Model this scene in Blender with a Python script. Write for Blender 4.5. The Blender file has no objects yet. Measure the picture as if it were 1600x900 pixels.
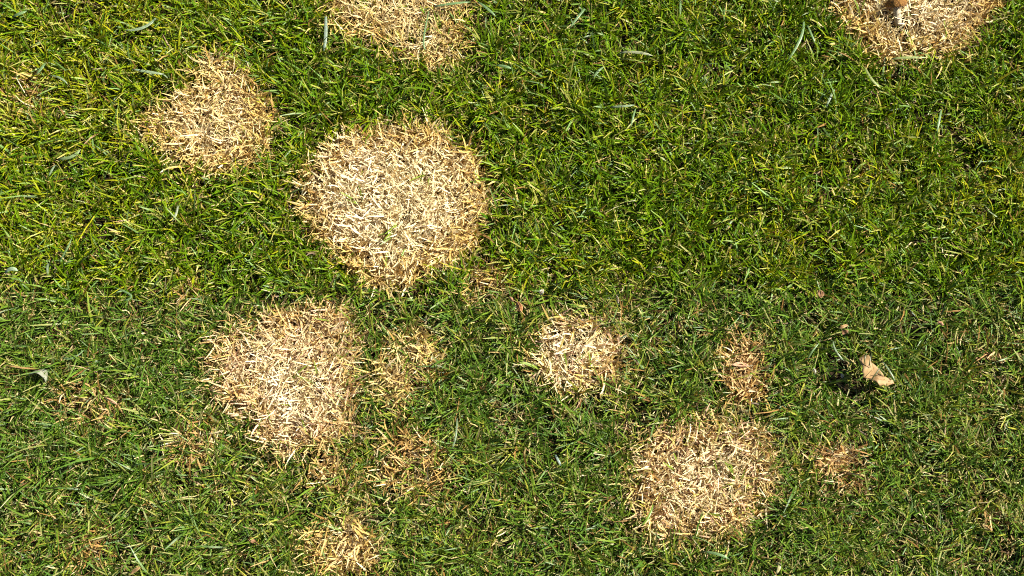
import bpy, math
import numpy as np
from mathutils import Vector, Matrix

# ------------------------------------------------------------------ camera, sky, sun, exposure
sc = bpy.context.scene
R = math.radians
PW, PH = 1600.0, 900.0
TILT = R(14.0)             # away from straight down, towards +y
DIST = 2.2                 # camera to the lawn along the view axis
FRAME_W = 1.62             # metres of lawn across the frame at that distance
cam_data = bpy.data.cameras.new('camera')
cam = bpy.data.objects.new('camera', cam_data)
sc.collection.objects.link(cam)
cam.location = (0.0, -DIST * math.sin(TILT), DIST * math.cos(TILT))
cam.rotation_euler = (TILT, 0, 0)
cam_data.sensor_width = 36.0
cam_data.lens = 36.0 * DIST / FRAME_W
cam_data.clip_start = 0.05
cam_data.clip_end = 1000.0
sc.camera = cam

SUN_EL, SUN_AZ = R(41.0), R(16.0)       # azimuth measured from +x towards +y
sun_dir = Vector((math.cos(SUN_EL) * math.cos(SUN_AZ), math.cos(SUN_EL) * math.sin(SUN_AZ), math.sin(SUN_EL)))
world = bpy.data.worlds.new('World'); sc.world = world; world.use_nodes = True
wn = world.node_tree.nodes; wl = world.node_tree.links
sky = wn.new('ShaderNodeTexSky'); sky.sky_type = 'NISHITA'; sky.sun_disc = False
sky.sun_elevation = SUN_EL; sky.air_density = 0.6; sky.dust_density = 0.4; sky.ozone_density = 0.5
sky.sun_rotation = math.pi / 2 - SUN_AZ
bg = wn['Background']; bg.inputs['Strength'].default_value = 0.05
wl.new(sky.outputs[0], bg.inputs['Color'])
sl = bpy.data.lights.new('sun', 'SUN'); sl.energy = 5.0; sl.angle = R(0.5); sl.color = (1.0, 0.95, 0.86)
sun = bpy.data.objects.new('sun', sl); sc.collection.objects.link(sun)
sun.rotation_euler = sun_dir.to_track_quat('Z', 'Y').to_euler()
sun.location = sun_dir * 20
sc.view_settings.view_transform = 'Standard'
sc.view_settings.look = 'None'
sc.view_settings.gamma = 1.0
sc.view_settings.use_curve_mapping = False
sc.view_settings.exposure = 1.42
sc.cycles.use_denoising = False
sc.cycles.filter_width = 1.1
sc.cycles.max_bounces = 6
sc.cycles.diffuse_bounces = 3
sc.cycles.transmission_bounces = 4

# ------------------------------------------------------------------ helpers
rng = np.random.default_rng(11)
col = sc.collection

def px(u, v, z=0.012):
    """photo pixel -> point on the lawn at height z"""
    f = FRAME_W / DIST
    dx = (u / PW - 0.5) * f
    dy = -(v - PH / 2) / PW * f
    c, s = math.cos(TILT), math.sin(TILT)
    wx = dx; wy = dy * c + s; wz = dy * s - c
    t = (z - DIST * math.cos(TILT)) / wz
    return np.array((wx * t, -DIST * math.sin(TILT) + wy * t, z))

def hash2(ix, iy, seed):
    n = (ix.astype(np.int64) * 374761393 + iy.astype(np.int64) * 668265263 + seed * 1442695041) & 0x7fffffff
    n = ((n ^ (n >> 13)) * 1274126177) & 0x7fffffff
    n = n ^ (n >> 16)
    return (n & 0xffff) / 65535.0

def vnoise(x, y, scale, seed, octaves=3):
    """fractal value noise about -1..1, feature size `scale` metres"""
    out = np.zeros_like(x, dtype=float); a = 1.0; tot = 0.0
    for o in range(octaves):
        X = x / scale * 2 ** o + 31.7 * o; Y = y / scale * 2 ** o - 17.3 * o
        ix = np.floor(X); iy = np.floor(Y); fx = X - ix; fy = Y - iy
        fx = fx * fx * (3 - 2 * fx); fy = fy * fy * (3 - 2 * fy)
        h = lambda a_, b_: hash2(ix + a_, iy + b_, seed + o * 101)
        v = (h(0, 0) * (1 - fx) + h(1, 0) * fx) * (1 - fy) + (h(0, 1) * (1 - fx) + h(1, 1) * fx) * fy
        out += a * (v * 2 - 1); tot += a; a *= 0.55
    return out / tot

def sstep(a, b, x):
    t = np.clip((x - a) / (b - a), 0, 1)
    return t * t * (3 - 2 * t)

def ground_z(x, y):
    near = 1 - sstep(2.5, 6.0, np.hypot(x, y))
    return (0.005 * vnoise(x, y, 0.30, 5, 2) + 0.003 * vnoise(x, y, 0.07, 9, 2)) * near

def mesh_obj(name, V, F, mat, parent=None, colors=None, loc=None, smooth=True):
    V = np.asarray(V, dtype=np.float32)
    me = bpy.data.meshes.new(name)
    if isinstance(F, np.ndarray):
        k = F.shape[1]; n = len(F)
        me.vertices.add(len(V)); me.vertices.foreach_set('co', V.ravel())
        me.loops.add(n * k); me.loops.foreach_set('vertex_index', F.astype(np.int32).ravel())
        me.polygons.add(n)
        me.polygons.foreach_set('loop_start', np.arange(0, n * k, k, dtype=np.int32))
        me.polygons.foreach_set('loop_total', np.full(n, k, dtype=np.int32))
        me.update(calc_edges=True)
    else:
        me.from_pydata([tuple(map(float, v)) for v in V], [], F); me.update()
    if smooth:
        me.polygons.foreach_set('use_smooth', np.ones(len(me.polygons), dtype=bool))
    if colors is not None:
        c = np.ones((len(V), 4), dtype=np.float32); c[:, :3] = colors
        at = me.attributes.new('col', 'FLOAT_COLOR', 'POINT'); at.data.foreach_set('color', c.ravel())
    me.materials.append(mat)
    o = bpy.data.objects.new(name, me); col.objects.link(o)
    if loc is not None: o.location = loc
    if parent is not None: o.parent = parent
    return o

def tag(o, label=None, cat=None, group=None, kind=None):
    if label: o['label'] = label
    if cat: o['category'] = cat
    if group: o['group'] = group
    if kind: o['kind'] = kind
    return o

def empty(name, loc):
    o = bpy.data.objects.new(name, None); col.objects.link(o); o.location = loc
    o.empty_display_size = 0.02
    return o

def blades(root, az, lean, curl, L, W, twist, cb, ct, nseg=3, bend=None, tipw=0.22):
    """ribbon blades. root (n,3); lean = start angle from vertical, curl = extra lean gained to the tip,
    bend = sideways turn; cb / ct colours at base and tip."""
    n = len(root); rows = nseg + 1
    P = np.zeros((n, rows, 3)); T = np.zeros((n, rows, 3))
    P[:, 0] = root
    if bend is None: bend = np.zeros(n)
    for i in range(rows):
        t = i / nseg
        th = lean + curl * t; a = az + bend * t
        T[:, i] = np.stack((np.sin(th) * np.cos(a), np.sin(th) * np.sin(a), np.cos(th)), 1)
        if i: P[:, i] = P[:, i - 1] + (T[:, i - 1] + T[:, i]) * 0.5 * (L / nseg)[:, None]
    prof = {2: (0.75, 1.0, 0), 3: (0.7, 1.0, 0.85, 0), 4: (0.65, 1.0, 0.95, 0.7, 0), 6: (0.6, 0.9, 1.0, 1.0, 0.85, 0.6, 0)}[nseg]
    V = np.zeros((n, rows, 2, 3)); C = np.zeros((n, rows, 2, 3))
    for i in range(rows):
        t = i / nseg
        a = az + bend * t
        side = np.stack((-np.sin(a), np.cos(a), np.zeros(n)), 1)
        nrm = np.cross(T[:, i], side)
        tw = twist * t + twist * 0.25
        d = side * np.cos(tw)[:, None] + nrm * np.sin(tw)[:, None]
        w = (prof[i] if i < nseg else tipw) * W * 0.5
        V[:, i, 0] = P[:, i] - d * w[:, None]; V[:, i, 1] = P[:, i] + d * w[:, None]
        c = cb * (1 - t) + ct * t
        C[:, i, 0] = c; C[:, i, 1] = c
    b = (np.arange(n) * rows * 2)[:, None]
    k = (np.arange(nseg) * 2)[None, :]
    q = b + k
    F = np.stack((q, q + 1, q + 3, q + 2), 2).reshape(-1, 4)
    return V.reshape(-1, 3), F, C.reshape(-1, 3)

def nodes_of(name):
    m = bpy.data.materials.new(name); m.use_nodes = True
    nt = m.node_tree; return m, nt, nt.nodes['Principled BSDF'], nt.nodes['Material Output']

def blade_material(name, rough, spec, trans, tint):
    m, nt, p, out = nodes_of(name)
    at = nt.nodes.new('ShaderNodeAttribute'); at.attribute_name = 'col'
    # fine streaks and blotches along the blades
    tc = nt.nodes.new('ShaderNodeTexCoord')
    nz = nt.nodes.new('ShaderNodeTexNoise'); nz.inputs['Scale'].default_value = 420; nz.inputs['Detail'].default_value = 2
    nt.links.new(tc.outputs['Object'], nz.inputs['Vector'])
    mr = nt.nodes.new('ShaderNodeMapRange'); mr.inputs['From Min'].default_value = 0.3; mr.inputs['From Max'].default_value = 0.7
    mr.inputs['To Min'].default_value = 0.72; mr.inputs['To Max'].default_value = 1.22
    nt.links.new(nz.outputs['Fac'], mr.inputs['Value'])
    mu = nt.nodes.new('ShaderNodeMix'); mu.data_type = 'RGBA'; mu.blend_type = 'MULTIPLY'; mu.inputs['Factor'].default_value = 1
    nt.links.new(at.outputs['Color'], mu.inputs['A']); nt.links.new(mr.outputs['Result'], mu.inputs['B'])
    nt.links.new(mu.outputs['Result'], p.inputs['Base Color'])
    p.inputs['Roughness'].default_value = rough
    p.inputs['Specular IOR Level'].default_value = spec
    tr = nt.nodes.new('ShaderNodeBsdfTranslucent')
    t2 = nt.nodes.new('ShaderNodeMix'); t2.data_type = 'RGBA'; t2.blend_type = 'MULTIPLY'; t2.inputs['Factor'].default_value = 1
    t2.inputs['B'].default_value = (*tint, 1)
    nt.links.new(mu.outputs['Result'], t2.inputs['A']); nt.links.new(t2.outputs['Result'], tr.inputs['Color'])
    mx = nt.nodes.new('ShaderNodeMixShader'); mx.inputs['Fac'].default_value = trans
    nt.links.new(p.outputs[0], mx.inputs[1]); nt.links.new(tr.outputs[0], mx.inputs[2])
    nt.links.new(mx.outputs[0], out.inputs['Surface'])
    return m

M_GRASS = blade_material('living_grass', 0.42, 0.22, 0.18, (1.5, 1.15, 0.3))
M_STRAW = blade_material('dead_straw', 0.5, 0.25, 0.18, (1.15, 0.85, 0.5))

def noise_material(name, c1, c2, scale, rough=0.7, bump=0.0, spec=0.3, detail=5, trans=0.0):
    m, nt, p, out = nodes_of(name)
    tc = nt.nodes.new('ShaderNodeTexCoord')
    nz = nt.nodes.new('ShaderNodeTexNoise'); nz.inputs['Scale'].default_value = scale; nz.inputs['Detail'].default_value = detail
    nt.links.new(tc.outputs['Object'], nz.inputs['Vector'])
    cr = nt.nodes.new('ShaderNodeValToRGB')
    cr.color_ramp.elements[0].position = 0.36; cr.color_ramp.elements[0].color = (*c1, 1)
    cr.color_ramp.elements[1].position = 0.64; cr.color_ramp.elements[1].color = (*c2, 1)
    nt.links.new(nz.outputs['Fac'], cr.inputs['Fac']); nt.links.new(cr.outputs['Color'], p.inputs['Base Color'])
    p.inputs['Roughness'].default_value = rough; p.inputs['Specular IOR Level'].default_value = spec
    if bump:
        b = nt.nodes.new('ShaderNodeBump'); b.inputs['Strength'].default_value = 0.8; b.inputs['Distance'].default_value = bump
        nt.links.new(nz.outputs['Fac'], b.inputs['Height']); nt.links.new(b.outputs['Normal'], p.inputs['Normal'])
    if trans:
        tr = nt.nodes.new('ShaderNodeBsdfTranslucent'); nt.links.new(cr.outputs['Color'], tr.inputs['Color'])
        mx = nt.nodes.new('ShaderNodeMixShader'); mx.inputs['Fac'].default_value = trans
        nt.links.new(p.outputs[0], mx.inputs[1]); nt.links.new(tr.outputs[0], mx.inputs[2])
        nt.links.new(mx.outputs[0], out.inputs['Surface'])
    return m

# ------------------------------------------------------------------ the ground: one sheet to the horizon
far = np.array([4, 6, 10, 20, 50, 120, 300.0])
inner = np.arange(-2.6, 2.6001, 0.03)
ax_ = np.concatenate((-far[::-1], inner, far))
GX, GY = np.meshgrid(ax_, ax_, indexing='ij')
GV = np.stack((GX, GY, ground_z(GX, GY)), 2).reshape(-1, 3)
N = len(ax_)
I, J = np.meshgrid(np.arange(N - 1), np.arange(N - 1), indexing='ij')
q = (I * N + J).ravel()
GF = np.stack((q, q + N, q + N + 1, q + 1), 1)
m_soil, nt, p, out = nodes_of('soil_and_far_turf')
tc = nt.nodes.new('ShaderNodeTexCoord')
n1 = nt.nodes.new('ShaderNodeTexNoise'); n1.inputs['Scale'].default_value = 160; n1.inputs['Detail'].default_value = 6
n2 = nt.nodes.new('ShaderNodeTexNoise'); n2.inputs['Scale'].default_value = 1.4; n2.inputs['Detail'].default_value = 8
for n_ in (n1, n2): nt.links.new(tc.outputs['Object'], n_.inputs['Vector'])
r1 = nt.nodes.new('ShaderNodeValToRGB')
r1.color_ramp.elements[0].position = .35; r1.color_ramp.elements[0].color = (.010, .007, .004, 1)
r1.color_ramp.elements[1].position = .68; r1.color_ramp.elements[1].color = (.045, .030, .015, 1)
r2 = nt.nodes.new('ShaderNodeValToRGB')
r2.color_ramp.elements[0].position = .35; r2.color_ramp.elements[0].color = (.045, .085, .014, 1)
r2.color_ramp.elements[1].position = .7; r2.color_ramp.elements[1].color = (.11, .14, .03, 1)
nt.links.new(n1.outputs['Fac'], r1.inputs['Fac']); nt.links.new(n2.outputs['Fac'], r2.inputs['Fac'])
ln = nt.nodes.new('ShaderNodeVectorMath'); ln.operation = 'LENGTH'; nt.links.new(tc.outputs['Object'], ln.inputs[0])
mr = nt.nodes.new('ShaderNodeMapRange'); mr.inputs['From Min'].default_value = 1.3; mr.inputs['From Max'].default_value = 2.2
nt.links.new(ln.outputs['Value'], mr.inputs['Value'])
mx = nt.nodes.new('ShaderNodeMix'); mx.data_type = 'RGBA'
nt.links.new(mr.outputs['Result'], mx.inputs['Factor'])
nt.links.new(r1.outputs['Color'], mx.inputs['A']); nt.links.new(r2.outputs['Color'], mx.inputs['B'])
nt.links.new(mx.outputs['Result'], p.inputs['Base Color'])
bp = nt.nodes.new('ShaderNodeBump'); bp.inputs['Distance'].default_value = .006
nt.links.new(n1.outputs['Fac'], bp.inputs['Height']); nt.links.new(bp.outputs['Normal'], p.inputs['Normal'])
p.inputs['Roughness'].default_value = .95; p.inputs['Specular IOR Level'].default_value = .1
tag(mesh_obj('ground', GV, GF, m_soil), kind='structure', label='dark soil under the lawn')

# ------------------------------------------------------------------ dead patches (outlines in photo pixels)
PALE = (.82, .71, .42); GOLD = (.60, .43, .13); BROWN = (.30, .17, .05); YEL = (.56, .48, .13)
# outline, strength, edge softness in metres, colour mix at the heart, colour mix at the rim, label
PATCH = [
 dict(k='A', s=1.0, soft=.008, heart=PALE, rim=GOLD, out=[(600,196),(650,200),(700,212),(738,240),(764,290),(762,330),(740,380),(715,400),(672,418),(630,440),(592,446),(562,425),(532,405),(505,375),(478,345),(468,305),(474,270),(505,240),(535,212)],
      label='largest round dead patch, bleached almost white, with a tiny green sprout at its heart'),
 dict(k='B', s=.90, soft=.014, heart=(.74,.60,.29), rim=GOLD, out=[(312,92),(345,84),(372,122),(402,140),(428,170),(424,205),(408,240),(385,268),(340,270),(298,262),(270,236),(232,212),(218,192),(250,176),(276,150),(308,128)],
      label='golden dead patch beside the largest bleached one, joined to it by a green strip'),
 dict(k='C', s=.78, soft=.014, heart=(.74,.60,.30), rim=GOLD, out=[(508,-60),(515,10),(525,40),(560,58),(600,66),(612,95),(640,108),(700,106),(722,80),(735,30),(735,-60)],
      label='dead patch of thin curled straw with a pale upright blade at its edge'),
 dict(k='D', s=.93, soft=.014, heart=(.78,.66,.37), rim=GOLD, out=[(1290,-60),(1308,12),(1330,38),(1348,70),(1382,96),(1420,90),(1455,88),(1500,74),(1532,50),(1552,20),(1560,-60)],
      label='dead straw patch with the brown mushroom standing in it'),
 dict(k='E', s=.95, soft=.016, heart=(.80,.665,.37), rim=(.58,.40,.15), out=[(400,492),(470,484),(530,496),(548,530),(556,580),(550,625),(538,665),(500,690),(455,704),(415,690),(392,655),(368,632),(338,610),(334,570),(358,530)],
      label='pinkish tan dead patch with a paler bleached heart, beside a smaller thin yellow patch'),
 dict(k='F', s=.66, soft=.018, heart=(.68,.53,.23), rim=GOLD, out=[(610,530),(660,528),(690,548),(680,585),(660,605),(640,632),(598,634),(580,615),(588,585),(598,560)],
      label='small thin yellowish dead patch between the pinkish tan one and the small pale one'),
 dict(k='G', s=.95, soft=.014, heart=PALE, rim=GOLD, out=[(845,508),(880,500),(925,500),(955,520),(970,555),(962,592),(930,606),(905,614),(868,600),(842,585),(822,560),(830,530)],
      label='small round dead patch with a nearly white heart and golden rim'),
 dict(k='H', s=.86, soft=.020, heart=(.80,.665,.37), rim=(.58,.41,.15), out=[(1075,668),(1110,652),(1160,668),(1200,685),(1212,725),(1200,765),(1175,800),(1140,822),(1100,838),(1058,842),(1020,830),(1004,790),(996,745),(1005,705),(1040,682)],
      label='broad pinkish straw patch mottled with green, beside a small scorched spot'),
 dict(k='I', s=.78, soft=.018, heart=(.72,.57,.30), rim=GOLD, out=[(500,815),(545,805),(578,825),(585,860),(572,892),(525,905),(488,890),(472,850)],
      label='small straw patch with a pale clump low in it, next to green turf all round'),
 dict(k='J', s=.66, soft=.014, heart=(.60,.40,.18), rim=(.36,.20,.07), out=[(1268,705),(1300,692),(1335,702),(1342,735),(1325,758),(1298,752),(1270,735)],
      label='small scorched brown spot beside the broad pinkish straw patch'),
 dict(k='K', s=.66, soft=.014, heart=(.62,.43,.19), rim=(.46,.28,.08), out=[(1140,535),(1180,530),(1200,555),(1190,590),(1195,620),(1160,628),(1140,600),(1128,565)],
      label='narrow reddish brown dead spot holding a torn reddish leaf piece'),
 dict(k='L', s=.55, soft=.016, heart=(.58,.42,.18), rim=(.42,.26,.09), out=[(95,612),(140,598),(180,610),(190,640),(160,660),(110,655)],
      label='thin dry spot beside the small curled grey leaf'),
 dict(k='M', s=.5, soft=.014, heart=(.56,.40,.18), rim=(.40,.24,.08), out=[(290,672),(330,670),(340,700),(320,730),(285,722),(276,695)],
      label='thin brown dry spot a little away from the pinkish tan patch'),
 dict(k='N', s=.5, soft=.016, heart=(.58,.40,.16), rim=(.46,.29,.09), out=[(485,712),(520,705),(548,725),(540,755),(505,765),(480,745)],
      label='thin orange tinged dry spot just off the narrow end of the pinkish tan patch'),
 dict(k='O', s=.52, soft=.018, heart=(.60,.43,.19), rim=(.46,.29,.09), out=[(605,690),(650,672),(690,690),(695,730),(670,772),(620,768),(590,735)],
      label='loose dry spot of mixed straw and green between three dead patches'),
 dict(k='P', s=.5, soft=.014, heart=(.64,.48,.20), rim=(.48,.32,.09), out=[(735,428),(765,418),(792,428),(785,446),(750,455),(730,446)],
      label='small straw tuft spot close to the rim of the largest bleached patch'),
 dict(k='Q', s=.5, soft=.014, heart=(.54,.40,.14), rim=(.40,.25,.07), out=[(8,125),(45,118),(68,140),(55,168),(22,172),(5,150)],
      label='small whorl of curled olive straw in the yellowish turf'),
 dict(k='R', s=.42, soft=.014, heart=(.50,.33,.13), rim=(.36,.20,.06), out=[(118,835),(155,832),(168,855),(150,875),(122,872),(112,852)],
      label='small brown dry spot near a tan willow-shaped leaf'),
 dict(k='S', s=.45, soft=.010, heart=(.64,.45,.20), rim=(.48,.30,.10), out=[(284,450),(306,446),(314,464),(300,480),(284,474)],
      label='tiny straw spot in green turf between the golden and the pinkish patches'),
 dict(k='T', s=.40, soft=.014, heart=(.55,.40,.20), rim=(.36,.22,.08), out=[(1540,798),(1575,790),(1590,812),(1570,832),(1542,825)],
      label='faint dry spot of short tan straw by plain turf'),
 dict(k='U', s=.38, soft=.014, heart=(.55,.38,.18), rim=(.36,.20,.08), out=[(1540,540),(1575,536),(1585,560),(1560,572),(1540,562)],
      label='faint brownish dry spot level with the torn triangular leaf'),
]
for P_ in PATCH:
    P_['poly'] = np.array([px(u, v)[:2] for u, v in P_['out']])
    P_['c'] = P_['poly'].mean(0)

def poly_sd(x, y, poly):
    """signed distance, positive inside"""
    d2 = np.full(x.shape, 1e9); inside = np.zeros(x.shape, bool)
    n = len(poly)
    for i in range(n):
        ax, ay = poly[i]; bx, by = poly[(i + 1) % n]
        ex, ey = bx - ax, by - ay
        t = np.clip(((x - ax) * ex + (y - ay) * ey) / (ex * ex + ey * ey), 0, 1)
        d2 = np.minimum(d2, (x - ax - t * ex) ** 2 + (y - ay - t * ey) ** 2)
        cond = ((ay > y) != (by > y)) & (x < (bx - ax) * (y - ay) / (by - ay + 1e-12) + ax)
        inside ^= cond
    return np.sqrt(d2) * np.where(inside, 1, -1)

def patch_depth(P_, x, y):
    lo = P_['poly'].min(0) - .12; hi = P_['poly'].max(0) + .12
    d = np.full(x.shape, -1.0)
    m = (x > lo[0]) & (x < hi[0]) & (y > lo[1]) & (y < hi[1])
    if m.any():
        d[m] = poly_sd(x[m], y[m], P_['poly']) + (.004 + 1.1 * P_['soft']) * vnoise(x[m], y[m], .045, 77, 4) - .25 * P_['soft']
    return d

def dead_field(x, y):
    D = np.zeros(x.shape); halo = np.zeros(x.shape)
    for P_ in PATCH:
        d = patch_depth(P_, x, y)
        D = np.maximum(D, P_['s'] * sstep(-P_['soft'], P_['soft'], d) * (1 - (1.15 - P_['s']) * sstep(.0, .5, vnoise(x, y, .022, 61, 2))))
        halo = np.maximum(halo, P_['s'] * sstep(-.045, .005, d))
    return D, halo

SEAM = px(800, 456)[1]
def zones(x, y):
    """0 = first sward (yellow-green), 1 = second sward (darker, bluer, more mown litter)"""
    return sstep(.018, -.018, (y - SEAM) + .012 * vnoise(x, y, .08, 3, 2))

# ------------------------------------------------------------------ straw of each patch, with its green sprouts
def mixc(a, b, t): return np.asarray(a)[None] * (1 - t[:, None]) + np.asarray(b)[None] * t[:, None]

SPROUTS = {'A': [(570,322,3),(676,272,2),(620,360,3),(626,345,1),(655,300,1),(600,385,1)], 'B': [(300,220,1),(365,150,1),(330,205,1)],
           'C': [(565,15,2),(690,55,2),(650,30,1)], 'D': [(1345,30,2),(1430,60,3),(1480,70,1)],
           'E': [(525,505,2),(520,545,2),(500,600,2),(450,600,1),(470,640,1)], 'F': [(640,570,1)], 'G': [(880,540,1),(850,585,2),(925,590,1)],
           'H': [(1112,712,2),(1150,760,3),(1060,740,2),(1090,800,1),(1190,745,2)], 'I': [(500,850,1),(545,830,1)]}
n_straw = 0
for P_ in PATCH:
    r = np.random.default_rng(100 + ord(P_['k']))
    lo = P_['poly'].min(0) - .03; hi = P_['poly'].max(0) + .03
    area = np.prod(hi - lo)
    n = int(area * 1e6 * .104) // 4
    x = np.repeat(r.uniform(lo[0], hi[0], n), 4) + r.normal(0, .0028, n * 4); y = np.repeat(r.uniform(lo[1], hi[1], n), 4) + r.normal(0, .0028, n * 4)
    saz = np.repeat(r.uniform(0, 2 * math.pi, n), 4) + r.normal(0, 1.5, n * 4); tone = np.repeat(r.uniform(.78, 1.12, n), 4); n *= 4
    d = patch_depth(P_, x, y)
    D = P_['s'] * sstep(-P_['soft'] * 1.25, P_['soft'] * .6, d)
    keep = r.random(n) < D
    if P_['k'] == 'D':
        mp = px(1401, 42)[:2]; keep &= np.hypot((x - mp[0]) * 1.1, y - mp[1]) > .025
    x, y, d, saz, tone = x[keep], y[keep], d[keep], saz[keep], tone[keep]; n = len(x); n_straw += n
    size = math.sqrt(area)
    t = 1 - sstep(0.0, .17 * size, d + .02 * vnoise(x, y, .03, 41, 2))      # 0 heart .. 1 rim
    up = y > SEAM
    z = ground_z(x, y) + r.uniform(.000, .011, n)
    lean = np.clip(r.normal(.92, .30, n), .2, 1.5)
    curl = r.normal(.25, .40, n); curl = np.where(lean + curl > 1.85, 1.85 - lean, curl)
    curly = .95 if P_['k'] in 'CBQ' else .5
    bend = r.normal(0, curly, n)
    L = np.clip(r.normal(.028, .008, n), .013, .050); W = r.uniform(.0010, .0030, n) * (0.75 if P_['k'] in 'CQ' else 1.0)
    if P_['k'] == 'A': W *= 1.1
    c = mixc(P_['heart'], P_['rim'], np.clip(t + r.normal(0, .25, n), 0, 1))
    u = r.random(n)
    c = np.where((u < .10)[:, None], np.asarray(PALE) * r.uniform(.85, 1.08, n)[:, None], c)
    c = np.where(((u > .90) & (t > .15))[:, None], np.asarray(BROWN) * r.uniform(.7, 1.4, n)[:, None], c)
    c = np.where(((u > .84) & (u < .89) & (P_['k'] != 'A'))[:, None], np.asarray(YEL), c)
    if P_['k'] in 'EGH':
        c = np.where(((u > .70) & (u < .80))[:, None], np.asarray((.64, .42, .27)), c)
    c = c * r.uniform(.72, 1.18, n)[:, None]
    white = sstep(.15, .45, vnoise(x, y, .028, 47, 2)) * (1 - t) * (P_['s'] > .85)
    c = c * (1 - .7 * white)[:, None] + np.asarray((.84, .74, .52)) * (.7 * white)[:, None]
    c = c * tone[:, None]
    V, F, C = blades(np.stack((x, y, z), 1), saz, lean, curl, L, W, r.normal(0, .6, n), c * .74 + np.asarray((.12, .068, .012)), np.clip(c * 1.05, 0, .85), 4, bend, tipw=.3)
    V[:, 2] = np.maximum(V[:, 2], ground_z(V[:, 0], V[:, 1]) + .0006)
    cx, cy = P_['c']; cz = float(ground_z(np.array([cx]), np.array([cy]))[0])
    e = tag(empty('dead_grass_patch', (cx, cy, cz)), P_['label'], 'dead grass', 'dead patches in the lawn')
    s = mesh_obj('straw', V - np.array((cx, cy, cz)), F, M_STRAW, e, C); s['kind'] = 'stuff'
    for (u0, v0, k) in SPROUTS.get(P_['k'], []):
        g = px(u0, v0, .006)
        rt = np.repeat(g[None], k, 0) + r.normal(0, .0015, (k, 3)) * (1, 1, 0)
        rt[:, 2] = ground_z(rt[:, 0], rt[:, 1])
        gc = np.array((.13, .19, .02)) * r.uniform(.8, 1.3, (k, 1))
        V, F, C = blades(rt, r.uniform(0, 6.28, 1) + r.normal(0, .7, k), r.uniform(.35, .6, k), r.uniform(.5, .9, k), r.uniform(.040, .054, k),
                         r.uniform(.0026, .0036, k), r.normal(0, .3, k), gc * .9, gc * 1.15, 6, r.normal(0, .4, k))
        mesh_obj('green_sprout', V - np.array((cx, cy, cz)), F, M_GRASS, e, C)

# hollows where the turf is short and open (dark holes), pixels, radius in metres
HOLES = [(1308, 570, .030), (1345, 590, .014), (103, 505, .013), (1005, 625, .022), (55, 598, .012), (1385, 25, .014), (590, 470, .012), (700, 762, .012),
         (985, 70, .012), (1345, 745, .012), (745, 850, .014), (1560, 690, .014), (100, 640, .01)]
HW = [(px(u, v)[:2], r_) for u, v, r_ in HOLES]

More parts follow.
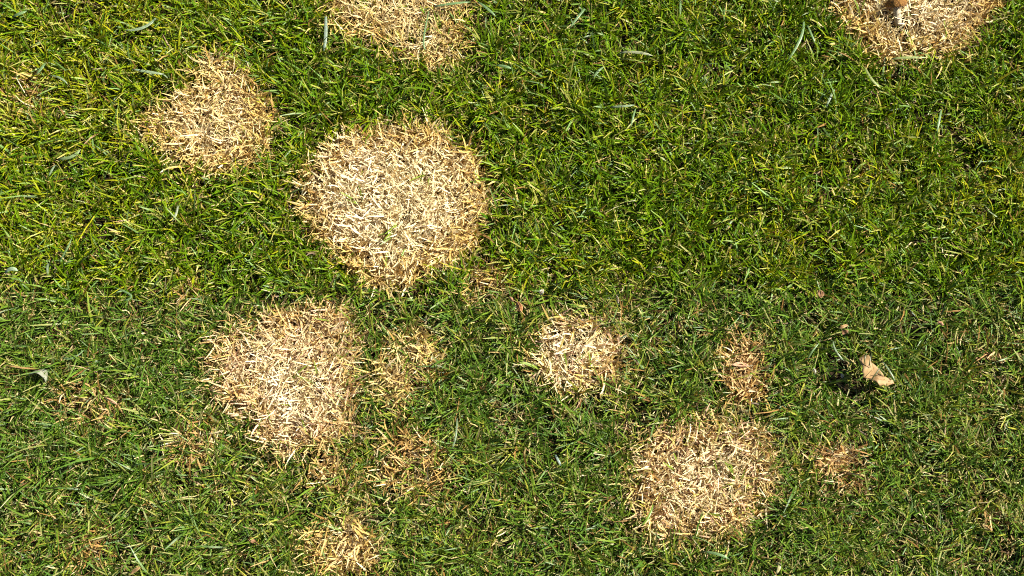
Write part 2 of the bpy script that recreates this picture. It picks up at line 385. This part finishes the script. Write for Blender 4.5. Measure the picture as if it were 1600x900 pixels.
# ------------------------------------------------------------------ living turf
def turf(n, x0, x1, y0, y1, r, nseg, wmul=1.0, hole=None, lmul=1.0):
    # tufts: a few blades leave each root
    nt_ = n // 4
    tx = r.uniform(x0, x1, nt_); ty = r.uniform(y0, y1, nt_); ta = r.uniform(0, 2 * math.pi, nt_)
    x = np.repeat(tx, 4) + r.normal(0, .004, nt_ * 4); y = np.repeat(ty, 4) + r.normal(0, .004, nt_ * 4)
    az = np.repeat(ta, 4) + r.normal(0, 1.2, nt_ * 4)
    n = len(x)
    D, halo = dead_field(x, y)
    clump = vnoise(x, y, .032, 21, 2)
    gap = vnoise(x, y, .014, 23, 2)
    keep = (r.random(n) < (1 - D) ** 1.3 * np.clip(.70 + .65 * clump + .85 * gap, .12, 1.0))
    for (c, r_) in HW:
        dd = np.hypot(x - c[0], y - c[1]); keep &= (r.random(n) < sstep(.55, 1.15, dd / r_) * .97 + .03)
    if hole is not None:
        keep &= ~((x > hole[0]) & (x < hole[1]) & (y > hole[2]) & (y < hole[3]))
    x, y, az, D, halo, clump, gap = (a[keep] for a in (x, y, az, D, halo, clump, gap)); n = len(x)
    Z = zones(x, y)
    # sward colour: broad drift of yellowing plus single-blade variety
    left = sstep(-.25, -.62, x) * (1 - Z) * sstep(-.05, .12, y)
    yellow = np.clip(.26 + .45 * vnoise(x, y, .16, 31, 3) + .38 * vnoise(x, y, .045, 35, 2) + .42 * left + .5 * halo + .06 * Z, 0, 1)
    g_deep = mixc((.042, .114, .002), (.040, .105, .010), Z)
    g_mid = mixc((.134, .210, .002), (.110, .182, .014), Z)
    g_yel = mixc((.300, .285, .008), (.270, .265, .032), Z)
    g_blue = mixc((.15, .25, .07), (.13, .21, .07), Z)
    tan = mixc((.56, .44, .14), (.52, .42, .18), Z)
    brown = np.repeat(np.array([(.22, .12, .035)]), n, 0)
    u = r.random(n)
    c = g_deep * (1 - r.random(n) ** 1.2)[:, None]
    w = r.random(n)[:, None]; c = g_deep * (1 - w) + g_mid * w
    c = np.where((u < yellow * .62)[:, None], g_mid * (1 - w) + g_yel * w, c)
    u2 = r.random(n)
    c = np.where((u2 < .035)[:, None], g_blue, c)
    ptan = .018 + .05 * yellow + .03 * Z + .18 * halo
    c = np.where(((u2 > .05) & (u2 < .05 + ptan))[:, None], tan, c)
    c = np.where((u2 > .985 - .02 * yellow - .015 * Z)[:, None], brown, c)
    c = c * r.uniform(.75, 1.25, n)[:, None]
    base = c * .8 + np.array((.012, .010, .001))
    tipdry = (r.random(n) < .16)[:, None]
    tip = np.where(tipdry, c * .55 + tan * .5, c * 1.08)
    low = r.random(n) < .35
    lean = np.clip(r.normal(.40, .28, n) + .18 * Z, .03, 1.3)
    curl = np.clip(r.normal(.85, .38, n) - .12 * Z, -.1, 1.6); curl = np.minimum(curl, 1.72 - lean)
    L = np.clip(r.normal(.034, .0075, n) + .002 * Z, .014, .056) * np.clip(1 + .40 * clump + .55 * gap, .35, 1.5) * (1 - .35 * halo) * np.where(low, .65, 1) * lmul
    L = np.where((u2 > .05) & (u2 < .05 + ptan), L * .75, L)
    longer = r.random(n) < .022 + .012 * Z; L = np.where(longer, L * 1.4, L)
    W = np.clip(r.normal(.0022, .00055, n), .0010, .0040) * (1 - .10 * Z) * np.where(longer, 1.15, 1) * wmul
    z = ground_z(x, y) - .001
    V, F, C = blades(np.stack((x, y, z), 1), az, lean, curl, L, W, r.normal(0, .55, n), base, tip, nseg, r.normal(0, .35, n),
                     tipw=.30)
    V[:, 2] = np.maximum(V[:, 2], ground_z(V[:, 0], V[:, 1]) - .001)
    return V, F, C

def join(parts):
    Vs, Fs, Cs = [], [], []; o = 0
    for V, F, C in parts:
        Vs.append(V); Fs.append(F + o); Cs.append(C); o += len(V)
    return np.concatenate(Vs), np.concatenate(Fs), np.concatenate(Cs)

r = np.random.default_rng(5)
core = (-.98, .98, -.60, .72)
DENS = 125000                                   # blades asked for per square metre before gaps
a_core = (core[1] - core[0]) * (core[3] - core[2])
T1 = turf(int(a_core * DENS), *core, r, 3)
ring = (-2.2, 2.2, -1.8, 2.0)
mid = (-1.45, 1.45, -1.05, 1.2)
T2 = turf(int((mid[1] - mid[0]) * (mid[3] - mid[2]) * 62000), *mid, r, 2, 1.5, hole=core, lmul=1.05)
T3 = turf(int((ring[1] - ring[0]) * (ring[3] - ring[2]) * 25000), *ring, r, 2, 2.2, hole=mid, lmul=1.15)
V, F, C = join((T1, T2, T3))
tag(mesh_obj('lawn_grass', V, F, M_GRASS, None, C), 'short mown green lawn grass growing thickly over the whole ground', 'grass', kind='stuff')
print('turf tris', len(F) * 2, 'straw', n_straw)

# ------------------------------------------------------------------ dry mowings and thatch lying low between the blades
def thatch(n, x0, x1, y0, y1, r):
    x = r.uniform(x0, x1, n); y = r.uniform(y0, y1, n)
    Z = zones(x, y); D, halo = dead_field(x, y)
    yl = vnoise(x, y, .12, 51, 3)
    keep = r.random(n) < np.clip(.16 + .5 * yl + .14 * Z + .3 * halo, .08, 1) * (1 - .9 * D)
    for (c, r_) in HW:
        keep &= np.hypot(x - c[0], y - c[1]) > r_ * r.uniform(.5, 1, n)
    x, y, Z = x[keep], y[keep], Z[keep]; n = len(x)
    u = r.random(n)
    c = np.where((u < .45)[:, None], (.38, .28, .10), np.where((u < .75)[:, None], (.18, .105, .035), np.where((u < .9)[:, None], (.56, .45, .22), (.12, .07, .03))))
    c = c * r.uniform(.7, 1.2, n)[:, None]
    z = ground_z(x, y) + r.uniform(.001, .016, n)
    V, F, C = blades(np.stack((x, y, z), 1), r.uniform(0, 6.283, n), r.uniform(1.0, 1.75, n), r.normal(0, .4, n), r.uniform(.008, .022, n),
                     r.uniform(.0009, .0022, n), r.normal(0, .8, n), c * .9, c, 3, r.normal(0, .8, n), tipw=.5)
    V[:, 2] = np.maximum(V[:, 2], ground_z(V[:, 0], V[:, 1]) + .0004)
    return V, F, C
V, F, C = thatch(int(a_core * 38000), *core, r)
tag(mesh_obj('thatch', V, F, M_STRAW, None, C), 'brown and tan dry clippings lying low between the green blades', 'clippings', kind='stuff')

# ------------------------------------------------------------------ single blades that stand out
M_PALE = blade_material('pale_blade', 0.4, 0.4, 0.25, (1.05, 1.1, .75))
BL = dict(name='grass_blade')
def long_blade(pts, w, colr, label, group='pale broad blades lying over the turf', z=(.030, .034), tipw=.15, nper=7):
    """a blade through photo pixels pts (base .. tip), V-folded along its midrib, resting on the turf"""
    pts = np.array(pts, float)
    k = np.linspace(0, 1, nper); kk = np.linspace(0, 1, len(pts))
    if len(pts) == 3:
        a, b, c_ = pts; b2 = 2 * b - .5 * (a + c_)
        uv = ((1 - k) ** 2)[:, None] * a + (2 * k * (1 - k))[:, None] * b2 + (k ** 2)[:, None] * c_
    else:
        uv = np.stack((np.interp(k, kk, pts[:, 0]), np.interp(k, kk, pts[:, 1])), 1)
    zz = z[0] * (1 - k) + z[1] * k + .004 * np.sin(k * math.pi)
    P = np.array([px(a[0], a[1], h) for a, h in zip(uv, zz)])
    # the base end dives into the turf where it grows
    d0 = P[0] - P[1]; root = P[0] + d0 * .8; root[2] = float(ground_z(root[:1], root[1:2])[0])
    P = np.vstack((root, P)); k = np.concatenate(((0,), k))
    Tn = np.gradient(P, axis=0); Tn /= np.linalg.norm(Tn, axis=1)[:, None]
    side = np.cross(Tn, (0, 0, 1)); side /= np.linalg.norm(side, axis=1)[:, None]
    up = np.cross(side, Tn)
    prof = np.interp(k, (0, .25, .6, .85, 1), (.6, .95, 1, .7, tipw)); prof[0] = .5
    V = []; Cc = []
    for i in range(len(P)):
        h = w * .5 * prof[i]
        V += [P[i] - side[i] * h + up[i] * h * .35, P[i], P[i] + side[i] * h + up[i] * h * .35]
        s = np.asarray(colr) * (.9 + .2 * k[i])
        Cc += [s, s * .86, s * 1.05]
    V = np.array(V); c = P[0].copy()
    F = []
    for i in range(len(P) - 1):
        a = i * 3
        F += [(a, a + 1, a + 4, a + 3), (a + 1, a + 2, a + 5, a + 4)]
    o = mesh_obj('grass_blade', V - c, np.array(F), M_PALE, None, np.array(Cc), loc=c)
    so = o.modifiers.new('thickness', 'SOLIDIFY'); so.thickness = .0003
    return tag(o, label, 'grass blade', group)

SILVER = (.22, .29, .16); BLUEG = (.16, .26, .10); OLIVE = (.26, .30, .10); BRIGHT = (.16, .26, .03)
GEN = 'pale silvery green broad blade lying across plain green turf'
for pts, w, c_, lab in [
    ([(243, 29), (222, 44), (194, 47)], .0048, SILVER, 'pale silvery blade lying in yellowish turf, pointing towards the golden patch'),
    ([(255, 116), (230, 112), (206, 108)], .0042, SILVER, 'pale silvery blade just off the rim of the golden dead patch'),
    ([(509, 26), (509, 55), (506, 80)], .0052, (.27, .34, .25), 'pale upright blade beside the curled straw patch'),
    ([(20, 26), (30, 22), (42, 17)], .0050, BLUEG, 'short dull bluish blade lying alone in the yellowish turf'),
    ([(70, 99), (64, 108), (56, 117)], .0040, BLUEG, 'dull bluish blade just off the small olive straw whorl'),
    ([(78, 118), (94, 122), (106, 132)], .0030, SILVER, 'thin curved blade between the olive whorl and the golden patch'),
    ([(970, 82), (996, 82), (1020, 87)], .0046, (.30, .32, .18), 'olive blade with a long pale midrib lying flat in dark green turf'),
    ([(955, 167), (974, 166), (992, 164)], .0036, SILVER, 'silvery blade in dark turf with a slim bluish blade at its end'),
    ([(993, 170), (989, 184), (985, 200)], .0026, BLUEG, 'slim bluish blade touching the end of a silvery one in dark turf'),
    ([(944, 104), (934, 112), (927, 123)], .0036, BLUEG, GEN),
    ([(914, 14), (902, 28), (890, 45)], .0036, BLUEG, GEN),
    ([(1063, -4), (1063, 12), (1062, 26)], .0030, BLUEG, GEN),
    ([(1304, 140), (1297, 153), (1291, 168)], .0036, SILVER, 'thin silvery blade in green turf below the mushroom patch'),
    ([(1256, 34), (1250, 62), (1230, 96)], .0040, BLUEG, 'long arched bluish blade near the mushroom patch'),
    ([(1262, 40), (1268, 54), (1274, 68)], .0030, BLUEG, 'short bluish blade forking off beside the long arched one'),
    ([(1394, 92), (1420, 90), (1450, 90)], .0038, (.30, .36, .12), 'flat green blade lying along the rim of the mushroom patch'),
    ([(1352, 106), (1362, 124), (1376, 138)], .0040, OLIVE, 'dull olive blade pointing away from the mushroom patch'),
    ([(1471, 172), (1467, 190), (1464, 208)], .0034, BLUEG, GEN),
    ([(670, 18), (662, 62), (666, 78)], .0026, BLUEG, 'thin blade standing over the curled straw patch'),
    ([(680, 10), (705, 6), (735, 3)], .0040, BLUEG, 'pale blade lying over the end of the curled straw patch'),
    ([(748, 4), (762, 14), (775, 26)], .0040, BLUEG, 'bluish blade beside the end of the curled straw patch'),
    ([(775, 102), (790, 104), (800, 108)], .0042, BLUEG, 'short bluish blade between the curled straw patch and the dark green turf'),
    ([(92, 248), (112, 245), (126, 233)], .0050, (.22, .30, .12), 'broad curved green blade in yellowish turf'),
    ([(86, 258), (81, 266), (76, 276)], .0030, SILVER, 'short silvery blade beside the broad curved green blade'),
    ([(278, 322), (275, 335), (269, 346)], .0032, (.36, .40, .26), 'pale blade midway between the golden patch and the tiny straw spot'),
    ([(8, 426), (18, 420), (28, 423)], .0056, (.30, .40, .24), 'short broad pale blade lying flat alone in green turf'),
    ([(75, 412), (74, 420), (75, 430)], .0034, SILVER, 'short silvery blade near the foot of a long slender blade'),
    ([(93, 408), (104, 390), (112, 372)], .0028, BLUEG, 'long slender bluish blade rising past a short silvery one'),
    ([(1302, 534), (1306, 548), (1319, 564)], .0026, SILVER, 'thin pale blade hanging over the dark hollow beside the torn leaf'),
    ([(1262, 562), (1270, 548), (1280, 536)], .0024, BLUEG, 'slender blade at the edge of the dark hollow, across from the torn leaf'),
    ([(1380, 566), (1390, 580), (1399, 596)], .0024, SILVER, 'thin pale blade touching the tip of the torn leaf'),
    ([(714, 655), (712, 682), (706, 702)], .0024, SILVER, 'thin wavy pale blade near the loose dry spot'),
    ([(868, 711), (872, 719), (877, 728)], .0034, (.30, .38, .32), 'short greyish blade between the loose dry spot and the broad pinkish patch'),
    ([(130, 548), (112, 560), (97, 558)], .0024, BLUEG, 'thin blade arching over the small curled grey leaf'),
    ([(120, 558), (112, 580), (97, 605)], .0026, BRIGHT, 'long green blade leaning towards the small curled grey leaf'),
    ([(180, 450), (205, 462), (192, 470)], .0030, BLUEG, 'bluish blade between the tiny straw spot and the curled grey leaf'),
    ([(1020, 790), (1012, 810), (1000, 822)], .0030, BRIGHT, 'bright green blade by the rim of the broad pinkish straw patch'),
    ([(1214, 880), (1218, 885), (1212, 898)], .0050, (.46, .42, .20), 'broad straw yellow blade standing alone in mottled turf'),
    ([(630, 398), (628, 399), (633, 388)], .0028, BRIGHT, 'short green blade leaning over the rim of the largest bleached patch'),
    ([(1100, 862), (1122, 866), (1140, 874)], .0038, BLUEG, 'pale green blade lying just off the broad pinkish straw patch'),
]:
    long_blade(pts, w, c_, lab)

# ------------------------------------------------------------------ fallen leaves and litter
def leaf_material(name, c1, c2, scale=120, rough=.6):
    return noise_material(name, c1, c2, scale, rough, .0004, .3, 6, .12)

def leaf_sheet(name, outline, height_fn, mat, rim_sub=1):
    """a leaf blade cut to an outline in photo pixels: refined fan of rings, lifted by height_fn(u,v)"""
    o = np.array(outline, float)
    for _ in range(rim_sub):
        nx = np.roll(o, -1, 0); o = np.stack((o, (o + nx) / 2), 1).reshape(-1, 2)
    c = o.mean(0); rings = (1, .8, .6, .4, .2)
    pts = [c + (o - c) * k for k in rings]
    uv = np.vstack(pts + [c[None]])
    P = np.array([px(a[0], a[1], height_fn(a[0], a[1])) for a in uv])
    n = len(o); F = []
    for i in range(len(rings) - 1):
        for j in range(n):
            k = (j + 1) % n
            F.append((i * n + j, i * n + k, (i + 1) * n + k, (i + 1) * n + j))
    b = (len(rings) - 1) * n
    for j in range(n): F.append((b + j, b + (j + 1) % n, len(uv) - 1))
    return P, F

def rib(pts, w0, w1, lift=.0006):
    """thin raised vein along 3-D points, triangular section"""
    P = np.array(pts); T = np.gradient(P, axis=0); T /= np.linalg.norm(T, axis=1)[:, None]
    s = np.cross(T, (0, 0, 1)); s /= np.linalg.norm(s, axis=1)[:, None]
    V = []; F = []
    for i in range(len(P)):
        w = w0 + (w1 - w0) * i / (len(P) - 1)
        V += [P[i] - s[i] * w, P[i] + (0, 0, lift + w), P[i] + s[i] * w, P[i] - (0, 0, w)]
    for i in range(len(P) - 1):
        a = i * 4
        for j in range(4): F.append((a + j, a + (j + 1) % 4, a + 4 + (j + 1) % 4, a + 4 + j))
    F += [(0, 3, 2, 1), (a + 4, a + 5, a + 6, a + 7)]
    return np.array(V), F

def make_leaf(name, outline, hf, mat, ribmat, midrib, label, cat='leaf', veins=(), rw=(.0006, .0003), thick=.0005, group=None, stalk=None):
    P, F = leaf_sheet(name, outline, hf, mat)
    c = P.mean(0); c[2] = P[:, 2].min()
    e = tag(empty(name, c), label, cat, group)
    o = mesh_obj('leaf_blade', P - c, F, mat, e)
    so = o.modifiers.new('thickness', 'SOLIDIFY'); so.thickness = thick; so.offset = -1
    def line(p2, wa, wb, nm, hh=0.0):
        p2 = np.array(p2, float); k = np.linspace(0, 1, 9); kk = np.linspace(0, 1, len(p2))
        uv = np.stack((np.interp(k, kk, p2[:, 0]), np.interp(k, kk, p2[:, 1])), 1)
        return np.array([px(a[0], a[1], hf(a[0], a[1]) + .0003) for a in uv])
    if midrib:
        V, Fq = rib(line(midrib, 0, 0, ''), *rw); mesh_obj('midrib', V - c, Fq, ribmat, e)
    for v in veins:
        V, Fq = rib(line(v, 0, 0, ''), rw[0] * .5, rw[1] * .5, .0003); mesh_obj('vein', V - c, Fq, ribmat, e)
    if stalk:
        V, Fq = rib(np.array([px(a, b, h) for a, b, h in stalk]), rw[0] * 1.5, rw[0] * 1.1, 0); mesh_obj('stalk', V - c, Fq, ribmat, e)
    return e

m_tan = leaf_material('tan_leaf', (.29, .18, .072), (.39, .255, .115), 90)
m_tanrib = noise_material('tan_rib', (.26, .14, .05), (.36, .21, .09), 300)
def z6(pts, s=6.43, ox=1250, oy=500): return [(ox + a / s, oy + b / s) for a, b in pts]
def h_big(u, v):
    t = (u - 1342) / 55.0
    return .053 - .014 * t + .004 * math.sin((v - 560) / 8.0) + .0035 * math.sin(u / 5.0 + v / 9.0)
make_leaf('fallen_leaf', z6([(588,385),(640,362),(690,352),(706,385),(712,425),(752,452),(790,490),(826,530),(850,572),(895,590),(935,608),(944,640),(900,652),(870,668),(838,650),(800,662),(772,622),(720,602),(680,590),(632,578),(640,545),(618,520),(632,480),(618,450),(602,415)]),
          h_big, m_tan, m_tanrib, z6([(628, 572), (720, 585), (800, 592), (880, 612), (940, 640)]),
          'torn triangular tan fallen leaf propped on the turf beside a dark hollow',
          veins=[z6([(720, 585), (762, 530), (800, 482)]), z6([(660, 578), (690, 470), (706, 400)]), z6([(628, 480), (665, 468), (700, 450)])], rw=(.0007, .0004))
# blades that cross over the torn leaf
for pts, c_ in (([(1352, 568), (1351, 562), (1354, 552)], (.09, .10, .03)), ([(1360, 574), (1359, 566), (1362, 552)], (.09, .10, .03)), ([(1360, 596), (1367, 586), (1377, 572)], (.08, .10, .03))):
    long_blade(pts, .0016, c_, 'thin dark blade crossing over the torn tan leaf', 'blades crossing the torn leaf', z=(.057, .061))

# small curled grey leaf: an arched sheet over a dark hollow
m_grey = leaf_material('grey_leaf', (.18, .185, .12), (.27, .28, .20), 150)
m_greyrib = noise_material('grey_rib', (.14, .13, .08), (.2, .18, .1), 300)
c0 = px(64, 588, .022); c0[2] = .027
e = tag(empty('curled_leaf', c0), 'small curled grey green leaf arched over a dark hollow', 'leaf')
nu, nv = 13, 9; V = []
for i in range(nu):
    s = i / (nu - 1)                       # along the arch, left foot to right foot
    a = math.pi * (1.02 - 1.06 * s)
    for j in range(nv):
        t = j / (nv - 1)                   # from the open mouth (front) to the pointed back
        k = (1 - t ** 1.8) * .94 + .06
        V.append((.0135 * k * math.cos(a) + .0035 * t, -.0085 + .021 * t, .0125 * k * math.sin(a) + .004 * t + .0008 * math.sin(s * 17)))
F = [(i * nv + j, (i + 1) * nv + j, (i + 1) * nv + j + 1, i * nv + j + 1) for i in range(nu - 1) for j in range(nv - 1)]
o = mesh_obj('leaf_blade', V, F, m_grey, e); so = o.modifiers.new('thickness', 'SOLIDIFY'); so.thickness = .0006; so.offset = -1
ribp = [np.array(V[i * nv + 3]) + np.array((0, 0, .0003)) for i in range(1, nu - 1)]
Vr, Fr = rib(ribp, .0005, .0004, .0003); mesh_obj('midrib', Vr, Fr, m_greyrib, e)
e.rotation_euler = (R(-38), R(6), R(-22))

# small orange leaf with its stalk
m_or = leaf_material('orange_leaf', (.34, .13, .045), (.44, .20, .08), 200)
m_orrib = noise_material('orange_rib', (.45, .26, .10), (.5, .3, .13), 300)
def z15(pts): return [(780 + a / 15., 440 + b / 15.) for a, b in pts]
make_leaf('fallen_leaf', z15([(400,490),(420,465),(460,470),(500,510),(540,555),(556,610),(550,670),(520,690),(480,685),(440,650),(425,600),(390,550)]),
          lambda u, v: .031 + .002 * math.sin(u / 3) + .0015 * math.cos(v / 3), m_or, m_orrib, z15([(425, 480), (470, 560), (500, 690)]),
          'small oval orange leaf with a thin stalk, above the small pale-hearted patch', rw=(.0004, .0003), stalk=[(812.5, 485, .031), (816, 488, .030), (820.5, 493, .026)])

def litter(name, uv, length, width, ang, mat, ribmat, label, z=.030, curve=.15, cat='leaf', group=None):
    """small lance-shaped dry leaf or flake; length/width in pixels, ang degrees in the picture"""
    a = R(ang); ca, sa = math.cos(a), math.sin(a); out = []
    for t in np.linspace(0, 1, 6): out.append((t - .5, .5 * math.sin(math.pi * (.06 + .90 * t)) ** .8))
    for t in np.linspace(1, 0, 6): out.append((t - .5, -.5 * math.sin(math.pi * (.06 + .90 * t)) ** .8))
    o = [(uv[0] + ca * l * length - sa * (w * width + curve * width * l * l * 4), uv[1] + sa * l * length + ca * (w * width + curve * width * l * l * 4)) for l, w in out]
    mid = [(uv[0] + ca * l * length, uv[1] + sa * l * length) for l in (-.42, 0, .42)]
    hf = lambda u, v: z + .0016 * math.sin((u * ca + v * sa) / length * 5) + .0012 * math.cos((-u * sa + v * ca) / width * 3)
    return make_leaf(name, o, hf, mat, ribmat, mid, label, cat, rw=(.0003, .0002), thick=.0004, group=group)
m_red = leaf_material('reddish_leaf', (.42, .19, .10), (.58, .33, .20), 200)
m_brn = leaf_material('brown_leaf', (.16, .075, .03), (.28, .15, .07), 200)
m_wht = leaf_material('pale_flake', (.30, .28, .21), (.42, .40, .31), 250)
litter('fallen_leaf', (211, 891), 18, 6, -35, m_tan, m_tanrib, 'tan willow-shaped leaf lying in green turf near a small brown dry spot')
litter('fallen_leaf', (1157, 569), 25, 7, 3, m_red, m_orrib, 'torn reddish leaf piece lying in the narrow reddish dead spot')
litter('fallen_leaf', (174, 626), 22, 5, 28, m_red, m_orrib, 'narrow orange brown leaf strip at the thin dry spot')
litter('fallen_leaf', (1283, 459), 12, 10, 80, m_brn, m_tanrib, 'small crumpled brown leaf alone in bright green turf')
litter('fallen_leaf', (1318, 510), 16, 5, -22, m_tan, m_tanrib, 'small pointed tan leaf above the torn triangular leaf')
litter('fallen_leaf', (1320, 518), 11, 9, -30, m_brn, m_tanrib, 'small round brown leaf tucked by the pointed tan one', z=.026)
litter('fallen_leaf', (1470, 505), 10, 6, 25, m_red, m_orrib, 'tiny reddish leaf flake in dark turf beyond the torn leaf')
litter('fallen_leaf', (799, 467), 10, 5, 50, m_red, m_orrib, 'tiny pinkish leaf flake close beside the small orange leaf', z=.028)
litter('fallen_leaf', (396, 846), 18, 7, 25, m_brn, m_tanrib, 'dark brown leaf sunk in the turf beside the small straw patch', z=.022)
litter('fallen_leaf', (1530, 63), 14, 5, -60, m_brn, m_tanrib, 'narrow rust brown leaf at the rim of the mushroom patch', z=.020)
litter('pale_flake', (846, 456), 10, 7, -60, m_wht, m_tanrib, 'pale papery flake in the green turf above the small pale-hearted patch', cat='plant flake')
litter('pale_flake', (1273, 580), 9, 5, 75, m_wht, m_tanrib, 'white flake at the rim of the dark hollow', cat='plant flake', z=.026)
litter('pale_flake', (1316, 587), 8, 5, 80, m_wht, m_tanrib, 'white flake between the dark hollow and the torn leaf', cat='plant flake', z=.028)
litter('pale_flake', (965, 468), 12, 4, 80, m_wht, m_tanrib, 'narrow whitish curl in turf beyond the pale flake', cat='plant flake', z=.026)

# ------------------------------------------------------------------ mushroom leaning in the straw
m_cap = noise_material('mushroom_cap', (.10, .040, .006), (.23, .11, .018), 340, .85, .004)
m_stem = noise_material('mushroom_stem', (.25, .20, .12), (.40, .35, .24), 180, .8, .0005)
m_gill = noise_material('mushroom_gill', (.22, .11, .05), (.50, .33, .20), 700, .8, .0008)
base = px(1403, 36, .014); base[2] = float(ground_z(base[:1], base[1:2])[0]) + .014
e = tag(empty('mushroom', base), 'small brown mushroom with a pale stout stem standing in dead straw', 'mushroom')
def lathe(prof, n, wob=0.0, seed=0):
    rr = np.random.default_rng(seed); ph = rr.uniform(0, 6.28, 3)
    V = []
    for i, (rad, z) in enumerate(prof):
        for j in range(n):
            a = 2 * math.pi * j / n
            k = 1 + wob * (math.sin(3 * a + ph[0]) * .5 + math.sin(7 * a + ph[1]) * .35 + math.sin(11 * a + ph[2] + i) * .25)
            V.append((rad * k * math.cos(a), rad * k * math.sin(a), z + wob * .006 * math.sin(5 * a + ph[1])))
    F = [(i * n + j, i * n + (j + 1) % n, (i + 1) * n + (j + 1) % n, (i + 1) * n + j) for i in range(len(prof) - 1) for j in range(n)]
    F += [tuple(range(n))[::-1], tuple(range((len(prof) - 1) * n, len(prof) * n))]
    return np.array(V), F
V, F = lathe([(.0050, -.004), (.0064, .003), (.0062, .012), (.0058, .022), (.0062, .032)], 18, .05, 3)
mesh_obj('stem', V, F, m_stem, e)
V, F = lathe([(.0165, .0290), (.0172, .0300), (.0168, .0335), (.0150, .0375), (.0115, .0410), (.006, .0428), (.0012, .0433)], 28, .07, 4)
cap = mesh_obj('cap', V, F, m_cap, e)
for j in range(30):
    a = 2 * math.pi * j / 30; ca, sa = math.cos(a), math.sin(a); t = .0004
    q = [(.006, .0285), (.0160, .0272), (.0164, .0292), (.006, .0300)]
    Vg = [(rr_ * ca - s * t * sa, rr_ * sa + s * t * ca, z_) for s in (-1, 1) for rr_, z_ in q]
    mesh_obj('gill', Vg, [(0, 1, 2, 3), (7, 6, 5, 4), (0, 4, 5, 1), (1, 5, 6, 2), (2, 6, 7, 3), (3, 7, 4, 0)], m_gill, cap, smooth=False)
e.rotation_euler = (R(-58), R(-8), R(6))
